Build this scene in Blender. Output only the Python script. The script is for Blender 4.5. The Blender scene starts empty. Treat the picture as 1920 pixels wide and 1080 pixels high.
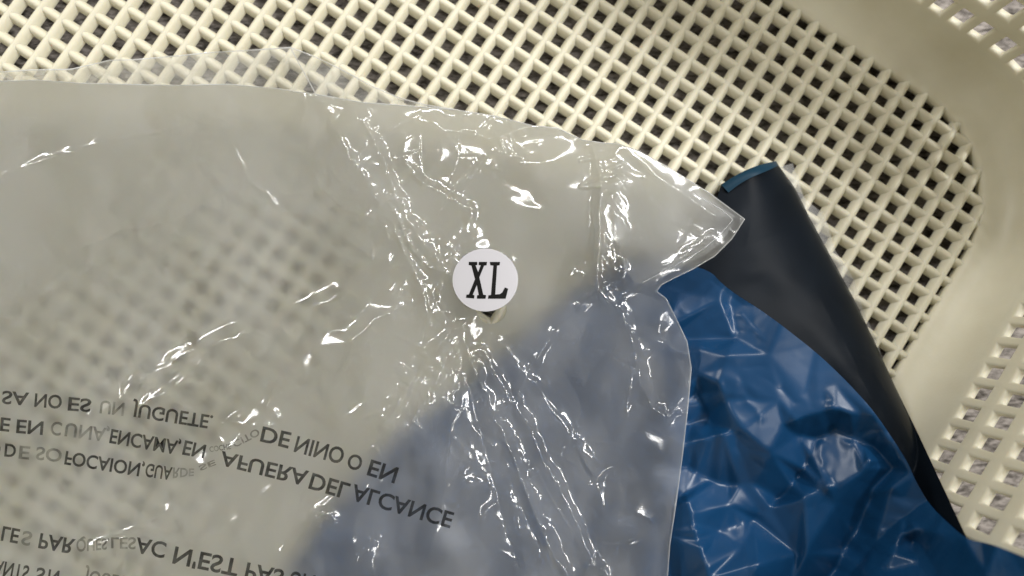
import bpy, bmesh, math, random
import numpy as np
from mathutils import Vector, Matrix, geometry

random.seed(7)
rng = np.random.default_rng(11)
S = 0.001                                  # all lengths below are millimetres
scene = bpy.context.scene
COL = scene.collection

# ------------------------------------------------------------------ camera
F_PX, PITCH = 1507.0, 9.6
TILT_X, TILT_Y = 0.0566, -0.0528           # lean of the basket floor against the lens
K = PITCH / 42.6                           # mm per photo pixel at the floor
D0 = F_PX * K
n_c = Vector((TILT_X, TILT_Y, -1.0)).normalized()      # floor normal, camera axes (x right, y down, z forward)
x_c = (Vector((1, 0, 0)) - n_c * n_c.x).normalized()
y_c = n_c.cross(x_c)
RW = Matrix((x_c, y_c, n_c))               # camera axes -> world axes
CAM = -(RW @ Vector((0, 0, D0)))           # floor point under the lens axis is the origin
c_right, c_up, c_fwd = RW @ Vector((1, 0, 0)), RW @ Vector((0, -1, 0)), RW @ Vector((0, 0, 1))
cam_data = bpy.data.cameras.new('camera')
cam_data.sensor_width = 36.0
cam_data.lens = F_PX / 1920.0 * 36.0
cam_data.clip_start, cam_data.clip_end = 0.01, 50.0
cam_data.dof.use_dof = True
cam_data.dof.focus_distance = (D0 - 24) * S
cam_data.dof.aperture_fstop = 4.8
cam = bpy.data.objects.new('camera', cam_data)
M = Matrix((c_right, c_up, -c_fwd)).transposed().to_4x4()
M.translation = CAM * S
cam.matrix_world = M
COL.objects.link(cam)
scene.camera = cam

# ------------------------------------------------------------------ room light
world = bpy.data.worlds.new('World')
scene.world = world
world.use_nodes = True
bg = world.node_tree.nodes['Background']
wn = world.node_tree                        # pale ceiling above, duller walls around
wt = wn.nodes.new('ShaderNodeTexCoord'); wx = wn.nodes.new('ShaderNodeSeparateXYZ'); wr = wn.nodes.new('ShaderNodeValToRGB')
wn.links.new(wt.outputs['Generated'], wx.inputs[0]); wn.links.new(wx.outputs['Z'], wr.inputs[0]); wn.links.new(wr.outputs[0], bg.inputs['Color'])
wr.color_ramp.elements[0].position, wr.color_ramp.elements[0].color = 0.1, (0.42, 0.34, 0.22, 1)
wr.color_ramp.elements[1].position, wr.color_ramp.elements[1].color = 0.9, (1.0, 0.90, 0.69, 1)
bg.inputs['Strength'].default_value = 0.30

def area_lamp(loc, size, power, color=(1.0, 0.98, 0.95), aim=(0, 0, 0), rot=0.0):
    ld = bpy.data.lights.new('area_lamp', 'AREA')
    ld.shape = 'RECTANGLE'
    ld.size, ld.size_y = size
    ld.energy = power
    ld.color = color
    o = bpy.data.objects.new('area_lamp', ld)
    o.location = loc
    d = (Vector(aim) - Vector(loc)).normalized()
    o.rotation_euler = (d.to_track_quat('-Z', 'Y').to_matrix() @ Matrix.Rotation(rot, 3, 'Z')).to_euler()
    COL.objects.link(o)

TUBES = []
def tube_lamp(az, rad, z, length, power):   # ceiling battens and added lamps, set square to the basket
    a = math.radians(az)
    area_lamp((rad * math.cos(a), rad * math.sin(a), z), (length, 0.05), power)
    TUBES.append([(1000 * (rad * math.cos(a) - t * length * math.sin(a)), 1000 * (rad * math.sin(a) + t * length * math.cos(a)), 1000 * z) for t in np.linspace(-.46, .46, 11)])
tube_lamp(25, 1.42, 1.62, 0.95, 30)         # main batten, over the right wall of the basket
tube_lamp(85, 1.30, 1.65, 0.90, 16)
tube_lamp(148, 2.10, 1.50, 0.60, 15.0)  # added fill from far left, lifts the bag's left side and right wall
tube_lamp(-34, 1.35, 1.70, 0.85, 7.0)  # added to draw streaks along the down-left creases
tube_lamp(22, 1.18, 1.70, 0.70, 4.0)  # added inside the main batten for a parallel line of highlights

scene.render.engine = 'CYCLES'
scene.cycles.use_denoising = True
scene.cycles.max_bounces = 16
scene.cycles.transmission_bounces = 12
scene.cycles.transparent_max_bounces = 16
scene.cycles.sample_clamp_indirect = 6.0
scene.view_settings.view_transform = 'Standard'
scene.view_settings.look = 'None'
scene.view_settings.exposure = 0.04
scene.view_settings.gamma = 1.0

# ------------------------------------------------------------------ helpers
def ray_to(px, py, z):
    """photo pixel(s) + height above the floor (mm) -> world point(s) (mm)"""
    px, py, z = np.broadcast_arrays(np.asarray(px, float), np.asarray(py, float), np.asarray(z, float))
    a, b = (px - 960) / F_PX, -(py - 540) / F_PX
    d = a[..., None] * np.array(c_right) + b[..., None] * np.array(c_up) + np.array(c_fwd)
    t = (z - CAM.z) / d[..., 2]
    return np.array(CAM) + d * t[..., None]

def link(name, me, mat, parent=None, smooth=True):
    o = bpy.data.objects.new(name, me)
    COL.objects.link(o)
    if mat is not None and len(me.materials) == 0:
        me.materials.append(mat)
    if smooth:
        me.polygons.foreach_set('use_smooth', [True] * len(me.polygons))
    if parent is not None:
        o.parent = parent
    return o

def mesh_from(name, verts, faces):
    me = bpy.data.meshes.new(name)
    me.from_pydata([tuple(v) for v in (np.asarray(verts, float) * S)], [], faces)
    me.update()
    return me

def thing(name, label, cat, loc=(0, 0, 0), rz=0.0):
    o = bpy.data.objects.new(name, None)
    o.empty_display_size = 0.02
    o.location = Vector(loc) * S
    o.rotation_euler = (0, 0, rz)
    o['label'], o['category'] = label, cat
    COL.objects.link(o)
    return o

def new_mat(name):
    m = bpy.data.materials.new(name)
    m.use_nodes = True
    nt = m.node_tree
    for n in list(nt.nodes):
        nt.nodes.remove(n)
    out = nt.nodes.new('ShaderNodeOutputMaterial')
    return m, nt, out

def N(nt, kind, **kw):
    n = nt.nodes.new(kind)
    for k, v in kw.items():
        if k in n.inputs:
            n.inputs[k].default_value = v
        else:
            setattr(n, k, v)
    return n

def ramp(nt, src, p0, c0, p1, c1):
    r = nt.nodes.new('ShaderNodeValToRGB')
    r.color_ramp.elements[0].position, r.color_ramp.elements[0].color = p0, c0
    r.color_ramp.elements[1].position, r.color_ramp.elements[1].color = p1, c1
    nt.links.new(src, r.inputs[0])
    return r.outputs[0]

def noise(nt, scale, detail=3.0, rough=0.5, stretch=None):
    tc = nt.nodes.new('ShaderNodeTexCoord')
    src = tc.outputs['Object']
    if stretch:
        mp = nt.nodes.new('ShaderNodeMapping')
        mp.inputs['Scale'].default_value = stretch[0]
        mp.inputs['Rotation'].default_value = (0, 0, stretch[1])
        nt.links.new(src, mp.inputs[0]); src = mp.outputs[0]
    n = N(nt, 'ShaderNodeTexNoise', Scale=scale, Detail=detail, Roughness=rough)
    nt.links.new(src, n.inputs['Vector'])
    return n.outputs['Fac']

def bump(nt, h, strength, dist):
    b = N(nt, 'ShaderNodeBump', Strength=strength, Distance=dist)
    nt.links.new(h, b.inputs['Height'])
    return b.outputs['Normal']

# ------------------------------------------------------------------ materials
def mat_cream():
    m, nt, out = new_mat('cream_plastic')
    p = N(nt, 'ShaderNodeBsdfPrincipled', Roughness=0.42)
    p.inputs['Specular IOR Level'].default_value = 0.4
    p.inputs['Subsurface Weight'].default_value = 0.35
    p.inputs['Subsurface Radius'].default_value = (1.0, 0.8, 0.5)
    p.inputs['Subsurface Scale'].default_value = 0.0018
    c = ramp(nt, noise(nt, 60, 4), 0.3, (0.69, 0.66, 0.53, 1), 0.7, (0.745, 0.72, 0.595, 1))
    nt.links.new(c, p.inputs['Base Color'])
    nt.links.new(bump(nt, noise(nt, 900, 3), 0.12, 0.0004), p.inputs['Normal'])
    nt.links.new(p.outputs[0], out.inputs[0])
    return m

def mat_film(name, milk, clear, rough, ior, tint=(0.90, 0.92, 0.95), gloss_rough=0.11, fine=0.04):
    """thin polythene: a milky share, a scattering (frosted) share, a clear share and a glossy skin"""
    m, nt, out = new_mat(name)
    L = nt.links.new
    nrm = bump(nt, noise(nt, 420, 4, 0.6), fine, 0.0006)
    dif = N(nt, 'ShaderNodeBsdfDiffuse', Color=(*tint, 1))
    tra = N(nt, 'ShaderNodeBsdfTranslucent', Color=(*tint, 1))
    mk = N(nt, 'ShaderNodeMixShader', Fac=0.5)
    # haze of the film is patchy: clearer where the layers cling together
    pf = ramp(nt, noise(nt, 42, 5, 0.62, stretch=((1.0, 0.55, 1.0), 0.5)), 0.40, (0.50 * milk,) * 3 + (1,), 0.60, (1.35 * milk,) * 3 + (1,))
    L(dif.outputs[0], mk.inputs[1]); L(tra.outputs[0], mk.inputs[2])
    ref = N(nt, 'ShaderNodeBsdfRefraction', Color=(0.96, 0.97, 0.98, 1), Roughness=rough, IOR=ior)
    ref.distribution = 'BECKMANN'
    # a thin sheet scatters but does not bend the view: flat normal on whichever side the ray arrives
    ge = nt.nodes.new('ShaderNodeNewGeometry'); sx = nt.nodes.new('ShaderNodeSeparateXYZ')
    L(ge.outputs['Incoming'], sx.inputs[0])
    sg = N(nt, 'ShaderNodeMath', operation='SIGN'); L(sx.outputs['Z'], sg.inputs[0])
    cb = nt.nodes.new('ShaderNodeCombineXYZ'); L(sg.outputs[0], cb.inputs['Z'])
    L(cb.outputs[0], ref.inputs['Normal'])
    tr = N(nt, 'ShaderNodeBsdfTransparent', Color=(0.97, 0.97, 0.97, 1))
    t = N(nt, 'ShaderNodeMixShader', Fac=clear / max(1e-6, 1 - milk))
    L(ref.outputs[0], t.inputs[1]); L(tr.outputs[0], t.inputs[2])
    b = N(nt, 'ShaderNodeMixShader'); L(pf, b.inputs[0])
    L(t.outputs[0], b.inputs[1]); L(mk.outputs[0], b.inputs[2])
    gl = N(nt, 'ShaderNodeBsdfGlossy', Color=(1, 1, 1, 1), Roughness=gloss_rough)
    L(nrm, gl.inputs['Normal'])
    soft = N(nt, 'ShaderNodeMix', data_type='VECTOR'); soft.inputs[0].default_value = 0.6
    L(cb.outputs[0], soft.inputs[4]); L(nrm, soft.inputs[5]); L(soft.outputs[1], dif.inputs['Normal'])
    lw = N(nt, 'ShaderNodeLayerWeight', Blend=0.5)
    L(nrm, lw.inputs['Normal'])
    pw = N(nt, 'ShaderNodeMath', operation='POWER'); pw.inputs[1].default_value = 4.0
    L(lw.outputs['Facing'], pw.inputs[0])
    ma = N(nt, 'ShaderNodeMath', operation='MULTIPLY_ADD')
    ma.inputs[1].default_value, ma.inputs[2].default_value = 0.7, 0.06
    L(pw.outputs[0], ma.inputs[0])
    fin = N(nt, 'ShaderNodeMixShader')
    L(ma.outputs[0], fin.inputs[0]); L(b.outputs[0], fin.inputs[1]); L(gl.outputs[0], fin.inputs[2])
    L(fin.outputs[0], out.inputs[0])
    return m

def mat_opaque(name, col, rough, fine=0.2, scale=300, var=0.15, coat=0.0, spec=0.5):
    m, nt, out = new_mat(name)
    p = N(nt, 'ShaderNodeBsdfPrincipled', Roughness=rough)
    lo = tuple(c * (1 - var) for c in col) + (1,)
    hi = tuple(c * (1 + var) for c in col) + (1,)
    nt.links.new(ramp(nt, noise(nt, 35, 4), 0.3, lo, 0.7, hi), p.inputs['Base Color'])
    nt.links.new(bump(nt, noise(nt, scale, 4, 0.6), fine, 0.0006), p.inputs['Normal'])
    p.inputs['Coat Weight'].default_value = coat
    p.inputs['Specular IOR Level'].default_value = spec
    nt.links.new(p.outputs[0], out.inputs[0])
    return m

def mat_table():
    m, nt, out = new_mat('grey_woven_surface')
    p = N(nt, 'ShaderNodeBsdfPrincipled', Roughness=0.8)
    f = noise(nt, 160, 6, 0.7, stretch=((1.0, 3.2, 1.0), 0.5))
    nt.links.new(ramp(nt, f, 0.38, (0.04, 0.034, 0.028, 1), 0.62, (0.42, 0.385, 0.365, 1)), p.inputs['Base Color'])
    nt.links.new(bump(nt, f, 0.6, 0.002), p.inputs['Normal'])
    nt.links.new(p.outputs[0], out.inputs[0])
    return m

CREAM = mat_cream()
FROST = mat_film('frosted_film', milk=0.155, clear=0.03, rough=0.82, ior=1.45)
BACK = mat_film('frosted_back_film', milk=0.12, clear=0.12, rough=0.6, ior=1.45)
CLEAR = mat_film('clear_film', milk=0.20, clear=0.75, rough=0.2, ior=1.2, gloss_rough=0.05)
LINER = mat_film('liner_film', milk=0.16, clear=0.78, rough=0.2, ior=1.2, gloss_rough=0.5)
TIPM = mat_film('doubled_film', milk=0.34, clear=0.1, rough=0.6, ior=1.45)
HEM = mat_film('film_hem', milk=0.5, clear=0.4, rough=0.3, ior=1.3)
BLUE = mat_opaque('blue_film', (0.005, 0.044, 0.125), 0.31, fine=0.03, var=0.12, spec=0.38)
BLACK = mat_opaque('black_film', (0.005, 0.008, 0.013), 0.42, fine=0.05, var=0.2, spec=0.06)
TEAL = mat_opaque('teal_film', (0.004, 0.032, 0.062), 0.5, fine=0.03, var=0.1, spec=0.2)
PAPER = mat_opaque('sticker_paper', (0.50, 0.50, 0.545), 0.30, fine=0.03, var=0.01)
INK = mat_opaque('black_ink', (0.006, 0.006, 0.006), 0.6, fine=0.0, var=0.05, spec=0.12)
def mat_sheer_ink(name='hazed_ink', a=0.2, b=0.62):
    m, nt, out = new_mat(name)
    d = N(nt, 'ShaderNodeBsdfDiffuse', Color=(0.02, 0.02, 0.02, 1)); t = nt.nodes.new('ShaderNodeBsdfTransparent')
    x = nt.nodes.new('ShaderNodeMixShader')
    nt.links.new(ramp(nt, noise(nt, 260, 3), 0.3, (a, a, a, 1), 0.7, (b, b, b, 1)), x.inputs[0])
    nt.links.new(t.outputs[0], x.inputs[1]); nt.links.new(d.outputs[0], x.inputs[2]); nt.links.new(x.outputs[0], out.inputs[0])
    return m
HAZED = mat_sheer_ink()  # haze of lifted film over some letters, put into the ink's transparency
PRINT = mat_sheer_ink('print_ink', 0.72, 0.92)
TABLE = mat_table()

# ------------------------------------------------------------------ basket frame
TH = math.radians(32.82)
GO = (-86.13 * K, 442.37 * K)              # a hole centre of the floor lattice (world mm)
basket = thing('plastic_basket', 'cream plastic basket with square lattice floor and slotted side wall', 'basket', (GO[0], GO[1], 0), -TH)
cu, su = math.cos(TH), math.sin(TH)
def to_local(w):
    w = np.asarray(w, float)
    dx, dy = w[..., 0] - GO[0], w[..., 1] - GO[1]
    return np.stack([dx * cu - dy * su, dx * su + dy * cu], -1)

X1, Y1 = 231.0, 99.0                       # lattice edge of the visible sides, local mm
X0, Y0 = X1 - 560.0, Y1 - 430.0
RC = 52.0

def outline(off, seg=24, step=None):
    """rounded rectangle at an outward offset: points and arc parameter, counter-clockwise"""
    r = RC + off
    pts = []
    for cx, cy, a0 in ((X1 - RC, Y1 - RC, 0), (X0 + RC, Y1 - RC, 90), (X0 + RC, Y0 + RC, 180), (X1 - RC, Y0 + RC, 270)):
        for k in range(seg + 1):
            a = math.radians(a0 + 90 * k / seg)
            pts.append((cx + r * math.cos(a), cy + r * math.sin(a)))
    return np.array(pts)

def inner_span(y, ext=1.5):
    """x range of the lattice at local y"""
    def cut(cy):
        d = abs(y - cy)
        return RC - math.sqrt(max(0.0, (RC + ext) ** 2 - d * d)) if d < RC + ext else RC
    if y > Y1 - RC: c = cut(Y1 - RC)
    elif y < Y0 + RC: c = cut(Y0 + RC)
    else: c = -ext
    return X0 + c, X1 - c

def inner_span_y(x, ext=1.5):
    def cut(cx):
        d = abs(x - cx)
        return RC - math.sqrt(max(0.0, (RC + ext) ** 2 - d * d)) if d < RC + ext else RC
    if x > X1 - RC: c = cut(X1 - RC)
    elif x < X0 + RC: c = cut(X0 + RC)
    else: c = -ext
    return Y0 + c, Y1 - c

BW, BD = 2.42, 4.4                         # half width at the foot and depth of a bar
HALF = [(2.34, -BD), (BW, -3.8), (2.15, -2.7), (1.75, -1.55), (1.34, -0.75), (0.85, -0.22), (0.35, -0.02)]
PROF = [(-a, z) for a, z in HALF] + [(a, z) for a, z in reversed(HALF)]
bar_cache = {}
def bar_mesh(length, along_x, top):
    key = (round(length, 1), along_x)
    if key in bar_cache: return bar_cache[key]
    v, f = [], []
    n = len(PROF)
    for e in (-length / 2, length / 2):
        for a, z in PROF:
            v.append((e, a, z + top) if along_x else (-a, e, z + top))
    for i in range(n):
        j = (i + 1) % n
        f.append((i, n + i, n + j, j))
    f.append(tuple(range(n))); f.append(tuple(range(2 * n - 1, n - 1, -1)))
    me = mesh_from('bar', v, f)
    bm = bmesh.new(); bm.from_mesh(me); bmesh.ops.recalc_face_normals(bm, faces=bm.faces); bm.to_mesh(me); bm.free()
    me.materials.append(CREAM)
    me.polygons.foreach_set('use_smooth', [True] * len(me.polygons))
    me.set_sharp_from_angle(angle=math.radians(50))
    bar_cache[key] = me
    return me

j = math.floor((Y0 + 2) / PITCH)
while (j + 0.5) * PITCH < Y1 - 1:
    y = (j + 0.5) * PITCH
    if y > Y0 + 1:
        a, b = inner_span(y)
        o = link('bar', bar_mesh(b - a, True, -0.35), None, basket, smooth=False)
        o.location = Vector(((a + b) / 2, y, 0)) * S
    j += 1
j = math.floor((X0 + 2) / PITCH)
while (j + 0.5) * PITCH < X1 - 1:
    x = (j + 0.5) * PITCH
    if x > X0 + 1:
        a, b = inner_span_y(x)
        o = link('bar', bar_mesh(b - a, False, 0.0), None, basket, smooth=False)
        o.location = Vector((x, (a + b) / 2, 0)) * S
    j += 1

# cove between floor and wall, plus an unseen skirt added to block light underneath
def wall_off(z):                           # outward offset of the inner wall face at height z
    return 13.5 + (z - 16) * 0.138
cove = [(-0.6, -5.8), (-1.2, -1.2), (-0.4, -0.15), (1.5, 0.5), (5, 1.6), (8.5, 4.0), (11.3, 7.8), (12.8, 12.0), (13.5, 16.0), (wall_off(22.5), 22.5),
        (wall_off(22.5) + 4.0, 22.5), (16.8, 15.0), (14.5, 7.0), (13.0, 0.0), (12.0, -16.0), (9.5, -16.0), (9.0, -5.5)]
vs, fs = [], []
ring = len(outline(0))
for off, z in cove:
    for p in outline(off): vs.append((p[0], p[1], z))
for r in range(len(cove)):
    r2 = (r + 1) % len(cove)
    for k in range(ring):
        k2 = (k + 1) % ring
        fs.append((r * ring + k, r * ring + k2, r2 * ring + k2, r2 * ring + k))
me = mesh_from('base_rim', vs, fs)
bm = bmesh.new(); bm.from_mesh(me); bmesh.ops.recalc_face_normals(bm, faces=bm.faces); bm.to_mesh(me); bm.free()
cv = link('base_rim', me, CREAM, basket)
me.set_sharp_from_angle(angle=math.radians(55))

# slotted side wall: columns of openings between upright ribs
ROWZ, ROWP, HOLE_H, HOLE_W = 31.0, 16.5, 9.8, 5.7
NROW = 6
zl = [22.5]
for r in range(NROW):
    zl += [ROWZ + r * ROWP - HOLE_H / 2, ROWZ + r * ROWP + HOLE_H / 2]
zl += [ROWZ + NROW * ROWP - 4]
def perimeter_nodes():
    """list of (kind, base point fn) nodes: alternate rib/opening, pitch aligned with the lattice on the straights"""
    nodes = []
    def straight(p, q, anchor):
        d = np.array(q) - np.array(p); L = np.hypot(*d); d /= L
        nrm = np.array((d[1], -d[0]))
        k = math.ceil((0 - anchor) / PITCH)
        while anchor + k * PITCH < L:
            c = anchor + k * PITCH
            if c - HOLE_W / 2 > 1 and c + HOLE_W / 2 < L - 1:
                for s, kd in ((c - HOLE_W / 2, 1), (c + HOLE_W / 2, 0)):
                    nodes.append((np.array(p) + d * s, nrm, kd))
            k += 1
    def corner(cx, cy, a0):
        n = int((RC + 20) * math.pi / 2 / PITCH)
        st = 90.0 / n
        hw = st * 0.5 * HOLE_W / PITCH
        for k in range(n):
            c = a0 + st * (k + 0.5)
            for a, kd in ((c - hw, 1), (c + hw, 0)):
                a = math.radians(a); nv = np.array((math.cos(a), math.sin(a)))
                nodes.append((np.array((cx, cy)) + nv * RC, nv, kd))
    straight((X1, Y0 + RC), (X1, Y1 - RC), (-(Y0 + RC)) % PITCH)
    corner(X1 - RC, Y1 - RC, 0)
    straight((X1 - RC, Y1), (X0 + RC, Y1), (X1 - RC) % PITCH)
    corner(X0 + RC, Y1 - RC, 90)
    straight((X0, Y1 - RC), (X0, Y0 + RC), (Y1 - RC) % PITCH)
    corner(X0 + RC, Y0 + RC, 180)
    straight((X0 + RC, Y0), (X1 - RC, Y0), (-(X0 + RC)) % PITCH)
    corner(X1 - RC, Y0 + RC, 270)
    return nodes
nodes = perimeter_nodes()
nn = len(nodes)
TW = 4.0
vs, fs = [], []
for side in (0, 1):
    for z in zl:
        for p, nv, kd in nodes:
            q = p + nv * (wall_off(z) + side * TW)
            vs.append((q[0], q[1], z))
nz = len(zl)
def vid(side, zi, k): return (side * nz + zi) * nn + (k % nn)
def is_open(zi, k): return 0 <= zi < nz - 1 and zi % 2 == 1 and nodes[k % nn][2] == 1
for zi in range(nz - 1):
    for k in range(nn):
        if is_open(zi, k): continue
        fs.append((vid(0, zi, k), vid(0, zi + 1, k), vid(0, zi + 1, k + 1), vid(0, zi, k + 1)))
        fs.append((vid(1, zi, k), vid(1, zi, k + 1), vid(1, zi + 1, k + 1), vid(1, zi + 1, k)))
        if is_open(zi, k + 1): fs.append((vid(0, zi, k + 1), vid(0, zi + 1, k + 1), vid(1, zi + 1, k + 1), vid(1, zi, k + 1)))
        if is_open(zi, k - 1): fs.append((vid(0, zi, k), vid(1, zi, k), vid(1, zi + 1, k), vid(0, zi + 1, k)))
        if is_open(zi + 1, k): fs.append((vid(0, zi + 1, k), vid(1, zi + 1, k), vid(1, zi + 1, k + 1), vid(0, zi + 1, k + 1)))
        if is_open(zi - 1, k): fs.append((vid(0, zi, k), vid(0, zi, k + 1), vid(1, zi, k + 1), vid(1, zi, k)))
for k in range(nn):
    fs.append((vid(0, nz - 1, k), vid(1, nz - 1, k), vid(1, nz - 1, k + 1), vid(0, nz - 1, k + 1)))
me = mesh_from('side_wall', vs, fs)
bm = bmesh.new(); bm.from_mesh(me); bmesh.ops.recalc_face_normals(bm, faces=bm.faces); bm.to_mesh(me); bm.free()
wl = link('side_wall', me, CREAM, basket)
bv = wl.modifiers.new('bevel', 'BEVEL'); bv.width = 1.1 * S; bv.segments = 2; bv.limit_method = 'ANGLE'; bv.angle_limit = math.radians(50)
# rolled top rim
zt = zl[-1]
prof = [(wall_off(zt) + 1.2 + 3.2 * math.cos(a), zt + 2.5 + 3.2 * math.sin(a)) for a in [2 * math.pi * i / 12 for i in range(12)]]
vs, fs = [], []
for off, z in prof:
    for p in outline(off): vs.append((p[0], p[1], z))
for r in range(12):
    for k in range(ring):
        fs.append((r * ring + k, r * ring + (k + 1) % ring, ((r + 1) % 12) * ring + (k + 1) % ring, ((r + 1) % 12) * ring + k))
me = mesh_from('top_rim', vs, fs)
bm = bmesh.new(); bm.from_mesh(me); bmesh.ops.recalc_face_normals(bm, faces=bm.faces); bm.to_mesh(me); bm.free()
link('top_rim', me, CREAM, basket)

# table under the basket
me = mesh_from('table_surface', [(-900, -900, -16.5), (900, -900, -16.5), (900, 900, -16.5), (-900, 900, -16.5)], [(0, 1, 2, 3)])
tb = link('table_surface', me, TABLE, smooth=False)
tb['kind'] = 'structure'

# ------------------------------------------------------------------ creased sheets
def cdt_height(points, zs, edges, GX, GY):
    """piecewise flat facets through scattered points, sampled on a grid"""
    r = geometry.delaunay_2d_cdt([Vector(p) for p in points], edges, [], 0, 1e-4)
    V = np.array([tuple(v) for v in r[0]])
    Z = np.zeros(len(V))
    for i, src in enumerate(r[3]):
        if src: Z[i] = np.mean([zs[k] for k in src])
        else:
            d = np.hypot(points[:, 0] - V[i, 0], points[:, 1] - V[i, 1]); k = np.argsort(d)[:3]
            Z[i] = np.average(zs[k], weights=1 / (d[k] + 1))
    out = np.full(GX.shape, np.nan)
    x0, y0, st = GX[0, 0], GY[0, 0], GX[0, 1] - GX[0, 0]
    H, W = GX.shape
    for tri in r[2]:
        a, b, c = V[tri[0]], V[tri[1]], V[tri[2]]
        den = (b[1] - c[1]) * (a[0] - c[0]) + (c[0] - b[0]) * (a[1] - c[1])
        if abs(den) < 1e-9: continue
        i0 = max(0, int(math.floor((min(a[0], b[0], c[0]) - x0) / st))); i1 = min(W, int(math.ceil((max(a[0], b[0], c[0]) - x0) / st)) + 1)
        j0 = max(0, int(math.floor((min(a[1], b[1], c[1]) - y0) / st))); j1 = min(H, int(math.ceil((max(a[1], b[1], c[1]) - y0) / st)) + 1)
        if i0 >= i1 or j0 >= j1: continue
        gx, gy = GX[j0:j1, i0:i1], GY[j0:j1, i0:i1]
        l1 = ((b[1] - c[1]) * (gx - c[0]) + (c[0] - b[0]) * (gy - c[1])) / den
        l2 = ((c[1] - a[1]) * (gx - c[0]) + (a[0] - c[0]) * (gy - c[1])) / den
        l3 = 1 - l1 - l2
        m = (l1 > -1e-6) & (l2 > -1e-6) & (l3 > -1e-6)
        zz = l1 * Z[tri[0]] + l2 * Z[tri[1]] + l3 * Z[tri[2]]
        sub = out[j0:j1, i0:i1]
        sub[m] = zz[m]
    out[np.isnan(out)] = np.nanmean(out)
    return out

def gauss(A, sig):
    r = max(1, int(3 * sig)); k = np.exp(-0.5 * (np.arange(-r, r + 1) / sig) ** 2); k /= k.sum()
    B = np.pad(A, ((r, r), (0, 0)), 'edge')
    A = sum(k[i] * B[i:i + A.shape[0]] for i in range(2 * r + 1))
    B = np.pad(A, ((0, 0), (r, r)), 'edge')
    return sum(k[i] * B[:, i:i + A.shape[1]] for i in range(2 * r + 1))

def minfilt(A, r):
    B = np.pad(A, r, 'edge'); out = A.copy()
    for dj in range(-r, r + 1, 2):
        for di in range(-r, r + 1, 2):
            out = np.minimum(out, B[r + dj:r + dj + A.shape[0], r + di:r + di + A.shape[1]])
    return out

def idw(ctrl, GX, GY, p=3.0):
    num = np.zeros(GX.shape); den = np.zeros(GX.shape)
    for x, y, z in ctrl:
        w = 1.0 / ((GX - x) ** 2 + (GY - y) ** 2 + 900.0) ** (p / 2)
        num += w * z; den += w
    return num / den

def tps(ctrl, GX, GY, lam=0.02):
    """smooth surface through scattered heights"""
    c = np.array(ctrl, float); P, z = c[:, :2] / 1000.0, c[:, 2]
    n = len(c)
    U = lambda r2: 0.5 * r2 * np.log(r2 + 1e-9)
    K_ = U(((P[:, None] - P[None]) ** 2).sum(-1)) + lam * np.eye(n) * 0.02
    Pm = np.hstack([np.ones((n, 1)), P])
    A = np.zeros((n + 3, n + 3)); A[:n, :n] = K_; A[:n, n:] = Pm; A[n:, :n] = Pm.T
    w = np.linalg.solve(A, np.concatenate([z, np.zeros(3)]))
    x, y = GX / 1000.0, GY / 1000.0
    out = w[n] + w[n + 1] * x + w[n + 2] * y
    for k in range(n): out = out + w[k] * U((x - P[k, 0]) ** 2 + (y - P[k, 1]) ** 2)
    return np.clip(out, z.min() - 2, z.max() + 4)

def sample(A, GX, GY, x, y):
    st = GX[0, 1] - GX[0, 0]
    u = np.clip((np.asarray(x, float) - GX[0, 0]) / st, 0, GX.shape[1] - 1.001)
    v = np.clip((np.asarray(y, float) - GY[0, 0]) / st, 0, GX.shape[0] - 1.001)
    i, j = u.astype(int), v.astype(int); fu, fv = u - i, v - j
    return (A[j, i] * (1 - fu) + A[j, i + 1] * fu) * (1 - fv) + (A[j + 1, i] * (1 - fu) + A[j + 1, i + 1] * fu) * fv

def resample(poly, step):
    out = []
    for (x0, y0, *a0), (x1, y1, *a1) in zip(poly[:-1], poly[1:]):
        n = max(1, int(round(math.hypot(x1 - x0, y1 - y0) / step)))
        for k in range(n):
            t = k / n
            out.append([x0 + (x1 - x0) * t, y0 + (y1 - y0) * t] + [p + (q - p) * t for p, q in zip(a0, a1)])
    out.append(list(poly[-1]))
    return out

def in_poly(x, y, poly):
    inside = np.zeros(x.shape, bool)
    for (x0, y0), (x1, y1) in zip(poly, poly[1:] + poly[:1]):
        c = ((y0 > y) != (y1 > y)) & (x < (x1 - x0) * (y - y0) / (y1 - y0 + 1e-12) + x0)
        inside ^= c
    return inside

def snap(pt, poly):
    best = None
    for (x0, y0), (x1, y1) in zip(poly, poly[1:] + poly[:1]):
        dx, dy = x1 - x0, y1 - y0
        t = min(1, max(0, ((pt[0] - x0) * dx + (pt[1] - y0) * dy) / (dx * dx + dy * dy + 1e-12)))
        q = (x0 + dx * t, y0 + dy * t); d = (q[0] - pt[0]) ** 2 + (q[1] - pt[1]) ** 2
        if best is None or d < best[0]: best = (d, q)
    return best[1]

def smooth_poly(poly, it=2):
    for _ in range(it):
        q = []
        for (x0, y0), (x1, y1) in zip(poly, poly[1:] + poly[:1]):
            q += [(0.8 * x0 + 0.2 * x1, 0.8 * y0 + 0.2 * y1), (0.2 * x0 + 0.8 * x1, 0.2 * y0 + 0.8 * y1)]
        poly = q
    return poly

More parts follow.
